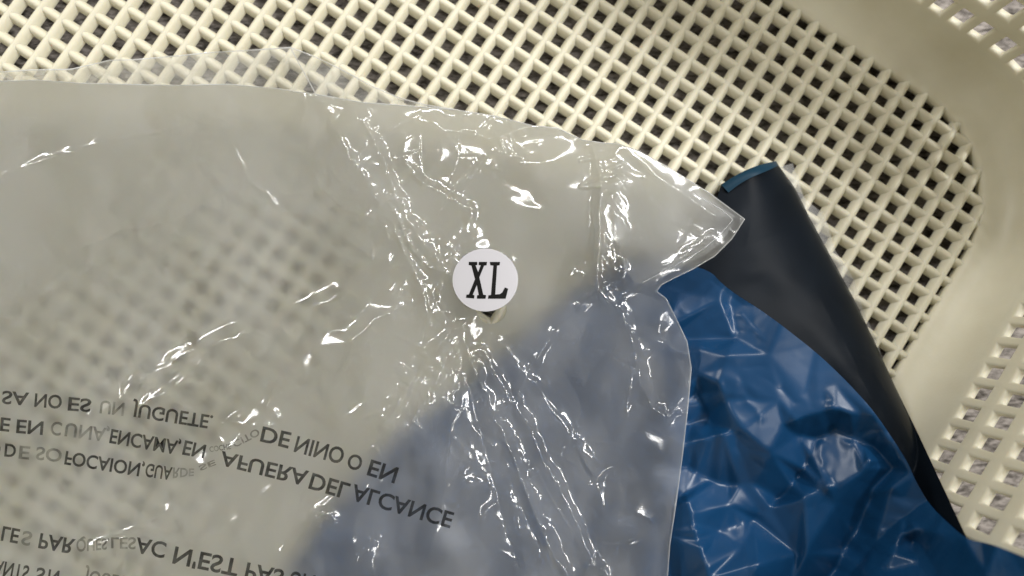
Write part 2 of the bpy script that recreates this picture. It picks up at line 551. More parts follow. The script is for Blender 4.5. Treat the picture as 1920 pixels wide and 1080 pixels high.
class Creased:
    """a film sheet as heights over the photo-pixel grid"""
    def __init__(self, x0, x1, y0, y1, step, ctrl, ridges, spacing, amp, sig, fine=None, flat=(), skip=0.3, gain=1.0, crinkle=0, cusp=0, scatter=None, glints=(), post=None):
        self.GX, self.GY = np.meshgrid(np.arange(x0, x1 + step, step), np.arange(y0, y1 + step, step))
        self.step = step
        base = tps(ctrl, self.GX, self.GY)
        pts, zs, edges = [], [], []
        def put(x, y, dz):
            z = sample(base, self.GX, self.GY, x, y)
            for fx, fy, fr, fz in flat:
                if math.hypot(x - fx, y - fy) < fr: z, dz = fz, 0.0
            pts.append((x, y)); zs.append(float(z) + dz); return len(pts) - 1
        for poly, a, w, fl in ridges:
            rp = resample([list(q) + ([] if len(q) > 2 else [1.0]) for q in poly], max(18, w * 1.1))
            prev = None; asym = random.choice((-1, 1))
            for k, (x, y, m) in enumerate(rp):
                x += random.uniform(-2, 2); y += random.uniform(-2, 2)
                i = put(x, y, gain * a * m * random.uniform(0.7, 1.3))
                if prev is not None: edges.append((prev, i))
                prev = i
                q0, q1 = rp[max(0, k - 1)], rp[min(len(rp) - 1, k + 1)]
                tx, ty = q1[0] - q0[0], q1[1] - q0[1]; L = math.hypot(tx, ty) + 1e-6
                for s in (-1, 1):
                    if random.random() < skip: continue
                    ww = w * (random.uniform(0.6, 1.3) if s == asym else random.uniform(1.8, 3.6))
                    put(x - ty / L * ww * s, y + tx / L * ww * s, fl * random.uniform(0.4, 1.4))
        keep = np.array(pts) if pts else np.zeros((0, 2))
        yy = y0 - spacing
        while yy < y1 + 2 * spacing:
            xx = x0 - spacing
            while xx < x1 + 2 * spacing:
                x, y = xx + random.uniform(-.45, .45) * spacing, yy + random.uniform(-.45, .45) * spacing
                if len(keep) == 0 or np.min(np.hypot(keep[:, 0] - x, keep[:, 1] - y)) > spacing * 0.42:
                    put(x, y, random.gauss(0, 1) * amp(x, y))
                xx += spacing
            yy += spacing
        for fx, fy, fr, fz in flat:
            for k in range(10): put(fx + fr * .9 * math.cos(k * .628), fy + fr * .9 * math.sin(k * .628), 0)
        Z = gauss(cdt_height(np.array(pts), np.array(zs), edges, self.GX, self.GY), sig)
        def pinch(rp, a, wd, pad):
            xs_, ys_ = [q[0] for q in rp], [q[1] for q in rp]
            i0, i1 = np.searchsorted(self.GX[0], [min(xs_) - pad, max(xs_) + pad]); j0, j1 = np.searchsorted(self.GY[:, 0], [min(ys_) - pad, max(ys_) + pad])
            gx, gy = self.GX[j0:j1, i0:i1], self.GY[j0:j1, i0:i1]
            if gx.size == 0: return
            best = np.full(gx.shape, 1e9); mm = np.zeros(gx.shape)
            for p_, q_ in zip(rp[:-1], rp[1:]):
                dx, dy = q_[0] - p_[0], q_[1] - p_[1]
                t = np.clip(((gx - p_[0]) * dx + (gy - p_[1]) * dy) / (dx * dx + dy * dy + 1e-9), 0, 1)
                d = np.hypot(gx - p_[0] - t * dx, gy - p_[1] - t * dy); c = d < best
                best[c] = d[c]; mm[c] = (p_[2] * (1 - t) + q_[2] * t)[c]
            h = a * mm * np.exp(-best / wd)
            for fx, fy, fr, fz in flat: h *= np.clip((np.hypot(gx - fx, gy - fy) - fr) / 15, 0, 1)
            Z[j0:j1, i0:i1] += h
        if cusp:                                        # the crest lines themselves: sharp pinched folds
            for poly, a, w, fl in ridges:
                if abs(a) < 1.5: continue
                rp = resample([list(q) for q in poly], 16)
                rp = [[x + random.gauss(0, 1.6), y + random.gauss(0, 1.6), m * random.uniform(0.65, 1.35)] for x, y, m in rp]
                pinch(rp, cusp * a * (0.3 if a >= 2.4 else 1.0), random.uniform(5, 8), 45)
                pinch([[x, y, m] for x, y, m in rp], 0.12 * a, 16, 80)
                # finer folds that run with it and fan away from it
                for k in range(int(len(rp) * (0.42 + 0.15 * abs(a)))):
                    b_ = random.randrange(1, len(rp)); tx, ty = rp[b_][0] - rp[b_ - 1][0], rp[b_][1] - rp[b_ - 1][1]
                    an = math.atan2(ty, tx) + random.gauss(0, 0.42); of = random.gauss(0, 24 if abs(a) > 2.2 else 34)
                    x = rp[b_][0] - math.sin(an) * of; y = rp[b_][1] + math.cos(an) * of
                    n_ = random.randint(2, 6); sub = [[x, y, 0.25]]
                    for q in range(n_):
                        an += random.gauss(0, 0.20); L = random.uniform(9, 24)
                        x += math.cos(an) * L; y += math.sin(an) * L
                        sub.append([x, y, random.uniform(0.5, 1.2) if q < n_ - 1 else 0.2])
                    pinch(sub, random.choice((1, 1, -1)) * random.uniform(0.18, 0.55) * min(1.25, abs(a) / 2.8), random.uniform(2.6, 4.6), 22)
            Z = gauss(Z, 0.75)
        for poly, A_ in glints:                         # added folds, slopes solved so lamp highlights run along them
            rp = resample([list(q) for q in poly], 7)
            base_s = gauss(Z, 4.0)
            KZ = K * (D0 - 25) / D0
            gyy, gxx = np.gradient(base_s, self.step * KZ)
            info = []
            for k, (x, y, m) in enumerate(rp):
                q0, q1 = rp[max(0, k - 1)], rp[min(len(rp) - 1, k + 1)]
                t2 = np.array((q1[0] - q0[0], -(q1[1] - q0[1]))); t2 = t2 / (np.hypot(*t2) + 1e-9)
                P_ = ray_to(x, y, float(sample(base_s, self.GX, self.GY, x, y))); v_ = np.array(CAM) - P_; v_ /= np.linalg.norm(v_)
                bg_ = np.array((float(sample(gxx, self.GX, self.GY, x, y)), -float(sample(gyy, self.GX, self.GY, x, y))))
                best_ = None
                for tb_ in TUBES:
                    for lp in tb_:
                        l_ = np.array(lp) - P_; l_ /= np.linalg.norm(l_); h_ = l_ + v_; g_ = -h_[:2] / h_[2] - bg_
                        res = abs(g_ @ t2)
                        if best_ is None or res < best_[0]: best_ = (res, g_)
                info.append((t2, best_[1]))
            sgn_votes = []
            for t2, g_ in info:
                n2 = np.array((-t2[1], t2[0])); sgn_votes.append(-np.sign(g_ @ n2))
            xs_, ys_ = [q[0] for q in rp], [q[1] for q in rp]; pad = 26
            i0, i1 = np.searchsorted(self.GX[0], [min(xs_) - pad, max(xs_) + pad]); j0, j1 = np.searchsorted(self.GY[:, 0], [min(ys_) - pad, max(ys_) + pad])
            gx, gy = self.GX[j0:j1, i0:i1], self.GY[j0:j1, i0:i1]
            best = np.full(gx.shape, 1e9); hh = np.zeros(gx.shape)
            jit = 1.0
            for k in range(len(rp) - 1):
                p_, q_ = rp[k], rp[k + 1]; dx, dy = q_[0] - p_[0], q_[1] - p_[1]
                t = np.clip(((gx - p_[0]) * dx + (gy - p_[1]) * dy) / (dx * dx + dy * dy + 1e-9), 0, 1)
                ex, ey = gx - p_[0] - t * dx, gy - p_[1] - t * dy
                d = np.hypot(ex, ey); c = d < best
                t2, g_ = info[k]; n2 = np.array((-t2[1], t2[0])); sg_ = sgn_votes[k]; slope = abs(g_ @ n2)
                jit = 0.6 * jit + 0.4 * random.uniform(0.93, 1.07); m = (p_[2] * (1 - t) + q_[2] * t) * A_ * 1.35 * random.uniform(0.85, 1.15)
                side = (ex * n2[0] - ey * n2[1]) * sg_
                dm = d * KZ
                wlen = np.maximum(m, 0.05) / max(slope, 0.1); u_ = np.clip(dm / wlen, 0, 1)
                prof = np.where(side > 0, m - slope * jit * wlen * (0.86 * u_ + 0.14 * u_ * u_), m * np.exp(-dm / 0.9))
                best[c] = d[c]; hh[c] = prof[c]
            for fx, fy, fr, fz in flat: hh *= np.clip((np.hypot(gx - fx, gy - fy) - fr) / 8, 0, 1)
            Z[j0:j1, i0:i1] += hh
        if glints: Z = gauss(Z, 0.6)
        if scatter:
            n_s, a_s, (sx0, sx1, sy0, sy1) = scatter
            for _ in range(n_s):
                x, y, an = random.uniform(sx0, sx1), random.uniform(sy0, sy1), random.uniform(0, math.pi)
                sub = [[x, y, 0.2]]
                for q in range(random.randint(2, 5)):
                    an += random.gauss(0, 0.4); L = random.uniform(10, 28); x += math.cos(an) * L; y += math.sin(an) * L
                    sub.append([x, y, random.uniform(0.4, 1.2)])
                sub[-1][2] = 0.1
                pinch(sub, random.choice((1, -1)) * random.uniform(0.4, 1.0) * a_s, random.uniform(4, 9), 40)
            Z = gauss(Z, 0.6)
        if crinkle:                                     # short sharp folds that follow the long creases
            cp, cz, ce = [], [], []
            for poly, a, w, fl in ridges:
                if a < 2.0: continue
                rp = resample([list(q)[:2] for q in poly], 9 / crinkle)
                for k in range(1, len(rp) - 1):
                    tx, ty = rp[k + 1][0] - rp[k - 1][0], rp[k + 1][1] - rp[k - 1][1]
                    an = math.atan2(ty, tx) + random.gauss(0, 0.33); L = random.uniform(8, 30)
                    of = random.gauss(0, 15)
                    x = rp[k][0] - ty / (math.hypot(tx, ty) + 1e-6) * of; y = rp[k][1] + tx / (math.hypot(tx, ty) + 1e-6) * of
                    if any(math.hypot(x - fx, y - fy) < fr + 14 for fx, fy, fr, fz in flat): continue
                    h = random.choice((-1, 1, 1)) * random.uniform(0.25, 0.85) * min(1.3, a / 3)
                    n0 = len(cp)
                    cp += [(x - math.cos(an) * L, y - math.sin(an) * L), (x + random.uniform(-3, 3), y + random.uniform(-3, 3)), (x + math.cos(an) * L, y + math.sin(an) * L)]
                    cz += [h * .3, h, h * .3]; ce += [(n0, n0 + 1), (n0 + 1, n0 + 2)]
            kp = np.array(cp)
            for gx in np.arange(x0 - 30, x1 + 60, 26.0):
                for gy in np.arange(y0 - 30, y1 + 60, 26.0):
                    x, y = gx + random.uniform(-9, 9), gy + random.uniform(-9, 9)
                    if np.min(np.hypot(kp[:, 0] - x, kp[:, 1] - y)) > 12: cp.append((x, y)); cz.append(0.0)
            Z += gauss(cdt_height(np.array(cp), np.array(cz), ce, self.GX, self.GY), 0.8)
        if fine is not None:
            for sp, fa, fsig in fine:
                n = int((x1 - x0 + 80) * (y1 - y0 + 80) / sp ** 2)
                fp = np.stack([rng.uniform(x0 - 40, x1 + 40, n), rng.uniform(y0 - 40, y1 + 40, n)], 1)
                fz = rng.normal(0, 1, n) * np.array([fa(x, y) for x, y in fp])
                Z += gauss(cdt_height(fp, fz, [], self.GX, self.GY), fsig)
        self.Z = Z if post is None else post(Z, self.GX, self.GY)
    def z(self, x, y): return sample(self.Z, self.GX, self.GY, x, y)

def build_sheet(name, sh, poly, mat, parent, z=None, hole=None, flip=False, stride=1, inside_wall=False):
    GX, GY, Z = sh.GX[::stride, ::stride], sh.GY[::stride, ::stride], (sh.Z if z is None else z)[::stride, ::stride]
    H, W = GX.shape
    cx = (GX[:-1, :-1] + GX[1:, 1:]) / 2; cy = (GY[:-1, :-1] + GY[1:, 1:]) / 2
    m = in_poly(cx, cy, poly)
    if hole: m &= np.hypot(cx - hole[0], cy - hole[1]) > hole[2]
    idx = -np.ones((H, W), int)
    used = np.zeros((H, W), bool)
    used[:-1, :-1] |= m; used[1:, :-1] |= m; used[:-1, 1:] |= m; used[1:, 1:] |= m
    cnt = np.zeros((H, W), int)
    cnt[:-1, :-1] += m; cnt[1:, :-1] += m; cnt[:-1, 1:] += m; cnt[1:, 1:] += m
    idx[used] = np.arange(used.sum())
    X, Y, ZZ = GX[used].copy(), GY[used].copy(), Z[used].copy()
    bnd = np.where(cnt[used] < 4)[0]
    for b in bnd:
        if hole and math.hypot(X[b] - hole[0], Y[b] - hole[1]) < hole[2] * 1.6:
            d = math.hypot(X[b] - hole[0], Y[b] - hole[1]); X[b] = hole[0] + (X[b] - hole[0]) / d * hole[2]; Y[b] = hole[1] + (Y[b] - hole[1]) / d * hole[2]
        else:
            q = snap((X[b], Y[b]), poly)
            if math.hypot(q[0] - X[b], q[1] - Y[b]) < 3.5 * sh.step * stride: X[b], Y[b] = q
    Wd = ray_to(X, Y, ZZ)
    if inside_wall:
        det = np.clip((Z - gauss(Z, 30))[used], -6, 8)
        for _ in range(700):
            l = to_local(Wd); lim_x = X1 + np.interp(ZZ, [-5, 0, 4, 8, 16, 200], [-1, 0, 8, 11, 13.5, wall_off(200)]) - 8.8 - det
            bad = l[..., 0] > lim_x
            if not bad.any(): break
            ZZ[bad] += 0.12
            Wd = ray_to(X, Y, ZZ)
    jj, ii = np.where(m)
    q = np.stack([idx[jj, ii], idx[jj + 1, ii], idx[jj + 1, ii + 1], idx[jj, ii + 1]], 1)
    if flip: q = q[:, ::-1]
    me = bpy.data.meshes.new(name)
    me.vertices.add(len(Wd)); me.vertices.foreach_set('co', (Wd * S).ravel())
    me.loops.add(q.size); me.loops.foreach_set('vertex_index', q.ravel().astype(np.int32))
    me.polygons.add(len(q)); me.polygons.foreach_set('loop_start', np.arange(0, q.size, 4, dtype=np.int32))
    me.update(calc_edges=True); me.validate()
    return link(name, me, mat, parent)

def tube(name, pts, r, mat, parent, n=6):
    """thin bead along world points (mm)"""
    pts = np.asarray(pts, float); v, f = [], []
    for k, p in enumerate(pts):
        t = pts[min(k + 1, len(pts) - 1)] - pts[max(k - 1, 0)]; t /= np.linalg.norm(t) + 1e-9
        a = np.cross(t, (0, 0, 1)); a /= np.linalg.norm(a) + 1e-9; b = np.cross(t, a)
        for i in range(n):
            w = 2 * math.pi * i / n
            v.append(p + r * (math.cos(w) * a + math.sin(w) * b))
    for k in range(len(pts) - 1):
        for i in range(n):
            f.append((k * n + i, k * n + (i + 1) % n, (k + 1) * n + (i + 1) % n, (k + 1) * n + i))
    return link(name, mesh_from(name, v, f), mat, parent)

# ------------------------------------------------------------------ blue mailer
C = lambda x, y: (1280 + x / 3.0, 720 + y / 3.0)
blue_ctrl = [(520, 1080, 3), (560, 1300, 3), (650, 920, 3), (760, 810, 3), (880, 720, 3), (960, 650, 4), (1060, 570, 8), (1180, 490, 14),
             (800, 1080, 10), (1000, 900, 12), (1100, 750, 14), (1100, 1080, 16), (1250, 600, 20), (1250, 800, 20), (1250, 1000, 22), (1340, 520, 27),
             (1450, 600, 33), (1540, 670, 36), (1640, 775, 40), (1400, 760, 31), (1350, 900, 26), (1450, 900, 30), (1550, 1000, 26), (1620, 900, 34),
             (1700, 880, 42), (1720, 1050, 40), (1820, 1020, 55), (1900, 1060, 70), (1350, 1080, 30), (1800, 1250, 50), (1300, 1300, 25)]
def CL(*pts): return [C(x, y) + (z,) for x, y, z in pts]
# crests and troughs read along the folds: (x, y, height change)
blue_folds = [
    CL((560, 230, 1), (635, 200, 4), (740, 165, 5), (850, 138, 5), (940, 165, 4), (1065, 172, 5)),
    CL((650, 285, -5), (760, 300, -7), (850, 250, -4)),
    CL((1065, 172, 4), (1140, 290, 3), (1220, 420, 3), (1300, 530, 4)),
    CL((960, 300, -3), (1080, 360, -4), (1190, 470, -3)),
    CL((200, 830, -3), (400, 760, -6), (540, 650, -7), (650, 520, -7), (720, 400, -6)),
    CL((680, 640, 3), (820, 580, 4), (960, 560, 4), (1050, 430, 5)),
    CL((1060, 600, -3), (1010, 760, -6), (920, 920, -6), (830, 1090, -5)),
    CL((1170, 580, 4), (1120, 780, 3), (1060, 960, 3), (1010, 1100, 3)),
    CL((10, 620, 1), (30, 660, 5), (60, 790, 5), (105, 930, 5), (150, 1090, 5)),
    CL((20, 340, 2), (180, 290, 4), (380, 230, 4)),
    CL((30, 470, -3), (200, 560, -6), (380, 560, -5)),
    CL((90, -60, 2), (80, 60, -5), (170, 240, -4)),
    CL((250, -150, 3), (210, 0, 4), (240, 90, 1)),
    CL((1250, 640, 3), (1240, 790, 5), (1190, 960, 4), (1120, 1090, 4)),
    CL((1250, 800, 4), (1420, 835, 4), (1600, 890, 3)),
    CL((1300, 880, -3), (1360, 1000, -4), (1400, 1090, -4)),
    CL((540, 92, 1.5), (700, 48, 1.5), (860, 2, 1.5)),
]
blue_ridges = [(f, 1.0, 0, 0) for f in blue_folds]
blue = Creased(460, 2000, 440, 1340, 3.0, blue_ctrl, blue_ridges, 72, lambda x, y: 2.7 if x > 1250 and y > 700 else 1.7, 1.0,
               fine=[(60, lambda x, y: 0.25, 1.0), (20, lambda x, y: 0.05, 0.8)], skip=1.1, gain=1.1, scatter=(150, 0.6, (1200, 1960, 480, 1100)))
BLUE_POLY = [(1060, 560), (1180, 480), (1260, 490), (1330, 506), (1362, 540), (1440, 590), (1530, 660), (1585, 712), (1640, 772), (1700, 862), (1716, 900), (1745, 950),
             (1812, 1012), (1860, 1020), (1925, 1046), (1985, 1075), (1985, 1320), (500, 1320), (430, 1220), (530, 1090), (600, 985), (675, 890), (755, 800), (840, 745), (910, 680), (990, 625)]
mailer = thing('mailing_bag', 'crumpled glossy blue plastic mailing bag with black inside flap, lower right', 'mailing bag', tuple(ray_to(1450, 800, 0)))
MI = mailer.location.copy()
def adopt(o, root):
    o.parent = root
    o.matrix_parent_inverse = Matrix.Translation(-root.location) @ Matrix.Identity(4)
    return o
adopt(build_sheet('outer_film', blue, smooth_poly(BLUE_POLY, 2), BLUE, None, inside_wall=True), mailer)

# black inside of the flap, rolled over along its right edge
edge_l = [(1352, 346), (1330, 420), (1300, 500), (1330, 560), (1420, 640), (1500, 720), (1580, 800), (1660, 900), (1740, 1000), (1800, 1050)]
edge_r = [(1455, 303), (1490, 352), (1522, 415), (1560, 485), (1602, 562), (1642, 645), (1680, 728), (1722, 815), (1764, 905), (1812, 1008)]
def lerp_poly(P, t):
    k = min(len(P) - 2, int(t * (len(P) - 1))); f = t * (len(P) - 1) - k
    return np.array(P[k]) * (1 - f) + np.array(P[k + 1]) * f
nu, nv = 230, 60
vs, fs = [], []
rb = random.Random(3)
dents = [((1585, 640), (1610, 690), .9), ((1600, 660), (1650, 672), -.8), ((1610, 700), (1640, 760), .8), ((1565, 700), (1600, 735), -.6), ((1640, 700), (1665, 742), .7),
         ((1690, 790), (1720, 850), .9), ((1715, 860), (1745, 930), -.8), ((1670, 760), (1700, 775), .6), ((1540, 560), (1570, 620), .4)]
dents += [((x_, y_), (x_ + rb.uniform(-25, 30), y_ + rb.uniform(15, 50)), rb.choice((-1, 1)) * rb.uniform(.1, .3)) for x_, y_ in ((rb.uniform(1380, 1700), rb.uniform(340, 880)) for _ in range(14))]
bz = [(rb.uniform(0, 1), rb.uniform(0.1, .9), rb.uniform(-0.9, 0.9), rb.uniform(.02, .06)) for _ in range(26)]
for i in range(nu + 1):
    t = i / nu
    L, R_ = lerp_poly(edge_l, t), lerp_poly(edge_r, t)
    for k in range(nv + 6):
        s = min(1.0, k / nv)
        p = L * (1 - s) + R_ * s
        top = 15 + 9 * t
        z = 2.0 + top * math.sqrt(max(0.0, 1 - (max(0, (s - 0.45) / 0.55)) ** 2.2)) + 1.4 * math.sin(3.1 * s + 5 * t)
        for bt, bs, ba, bw in bz:
            z += ba * math.exp(-((t - bt) / bw) ** 2 - ((s - bs) / 0.12) ** 2) * (1 - s)
        for (ax_, ay_), (bx2, by2), ha in dents:
            dx, dy = bx2 - ax_, by2 - ay_
            tt = min(1, max(0, ((p[0] - ax_) * dx + (p[1] - ay_) * dy) / (dx * dx + dy * dy)))
            dd = math.hypot(p[0] - ax_ - tt * dx, p[1] - ay_ - tt * dy)
            if dd < 40: z += 0.6 * ha * math.sin(math.pi * (0.1 + 0.8 * tt)) * math.exp(-dd / 7.0) * min(1.0, (1 - s) * 6)
        if in_poly(np.array([p[0]]), np.array([p[1]]), BLUE_POLY)[0]: z = min(z, float(blue.z(p[0], p[1])) - 3.0)
        w = ray_to(p[0], p[1], z)
        if k > nv:                                      # rolled underside
            w = w + np.array((-(k - nv) * 1.6, -(k - nv) * 0.8, -(k - nv) * 0.15))
        def hits(q):
            return to_local(q)[0] > X1 + np.interp(q[2], [-5, 0, 4, 8, 16, 200], [-1, 0, 8, 11, 13.5, wall_off(200)]) - 0.7
        if hits(w):
            lo_z, hi_z = z, z + 90.0
            for _ in range(10):
                md = (lo_z + hi_z) / 2
                if hits(ray_to(p[0], p[1], md)): lo_z = md
                else: hi_z = md
            w = ray_to(p[0], p[1], hi_z)
        vs.append(w)
cw = nv + 6
for i in range(nu):
    for k in range(cw - 1):
        fs.append((i * cw + k, (i + 1) * cw + k, (i + 1) * cw + k + 1, i * cw + k + 1))
o = adopt(link('flap', mesh_from('flap', vs, fs), BLACK, None), mailer)
o['label'] = 'black inner face of the flap beside the lattice'
# blue outside showing at the flap's folded end
vs, fs = [], []
for i in range(21):
    t = i / 20
    a = np.array((1352, 346)) * (1 - t) + np.array((1455, 302)) * t + np.array((0, -7 * math.sin(math.pi * t)))
    b = np.array((1364, 359)) * (1 - t) + np.array((1458, 308)) * t + np.array((2, -9 * math.sin(math.pi * t) * (1 - t) + 2))
    zz = 3.4 + 15 * math.sqrt(max(0.0, 1 - (max(0, (t - 0.45) / 0.55)) ** 2.2)) + 1.4 * math.sin(3.1 * t)
    vs += [ray_to(a[0], a[1], zz - 1.5), ray_to(*(a * .4 + b * .6), zz + 1.2), ray_to(b[0], b[1], zz + 0.8)]
for i in range(20):
    for k in range(2): fs.append((i * 3 + k, (i + 1) * 3 + k, (i + 1) * 3 + k + 1, i * 3 + k + 1))
adopt(link('folded_edge', mesh_from('folded_edge', vs, fs), TEAL, None), mailer)
# clear adhesive liner peeking out along the flap
ll = [(1440, 320), (1480, 380), (1520, 450), (1560, 530), (1600, 610), (1640, 690)]
lr = [(1486, 306), (1508, 372), (1546, 402), (1566, 470), (1600, 520), (1622, 590), (1645, 640), (1662, 700)]
vs, fs = [], []
for i in range(41):
    t = i / 40
    a, b = lerp_poly(ll, t), lerp_poly(lr, t)
    for s in (0, .5, 1):
        p = a * (1 - s) + b * s
        vs.append(ray_to(p[0], p[1], 1.0 + 0.25 * math.sin(9 * t + 2 * s)))
for i in range(40):
    for k in range(2): fs.append((i * 3 + k, (i + 1) * 3 + k, (i + 1) * 3 + k + 1, i * 3 + k + 1))
adopt(link('adhesive_liner', mesh_from('adhesive_liner', vs, fs), LINER, None), mailer)

# ------------------------------------------------------------------ clear bag
film_ctrl = [(-240, 150, 21), (-200, 500, 19), (-200, 800, 9), (-200, 1300, 7), (0, 155, 21), (150, 158, 21), (300, 162, 21), (450, 168, 20), (600, 182, 19), (720, 200, 20), (850, 210, 21), (1000, 240, 22),
             (100, 260, 23), (300, 260, 22.5), (480, 260, 20), (150, 400, 20.5), (330, 400, 17), (0, 450, 18.5), (120, 520, 14.5), (230, 560, 11), (330, 520, 11.5),
             (430, 470, 10.5), (540, 400, 11), (520, 480, 6.4), (560, 440, 7), (450, 540, 6.4), (380, 600, 6), (290, 660, 6), (220, 720, 6), (180, 660, 8.5), (100, 640, 10), (30, 680, 9),
             (620, 470, 11), (600, 330, 17), (650, 560, 14), (450, 650, 13), (560, 700, 15), (0, 760, 7.5), (100, 780, 6.8), (60, 900, 6), (120, 960, 6), (200, 860, 6.5), (300, 800, 9), (380, 760, 10.5),
             (330, 960, 12), (250, 1060, 10), (500, 850, 18), (600, 950, 23), (500, 1060, 22), (0, 1080, 9), (100, 1250, 10), (500, 1300, 18),
             (720, 350, 22), (760, 500, 22), (820, 620, 25), (700, 700, 23), (750, 850, 26), (900, 1000, 26), (800, 1080, 25), (900, 350, 24), (1000, 400, 26), (1000, 600, 26), (1050, 500, 27),
             (900, 750, 25), (1050, 800, 27), (1150, 950, 30), (1150, 700, 30), (1230, 850, 29), (1280, 800, 28), (1260, 1080, 30), (1290, 660, 31), (1120, 400, 31), (1170, 590, 33),
             (1200, 350, 31), (1300, 400, 34), (1395, 410, 36), (1330, 485, 36), (1240, 530, 36), (1160, 275, 27), (1100, 1300, 30)]
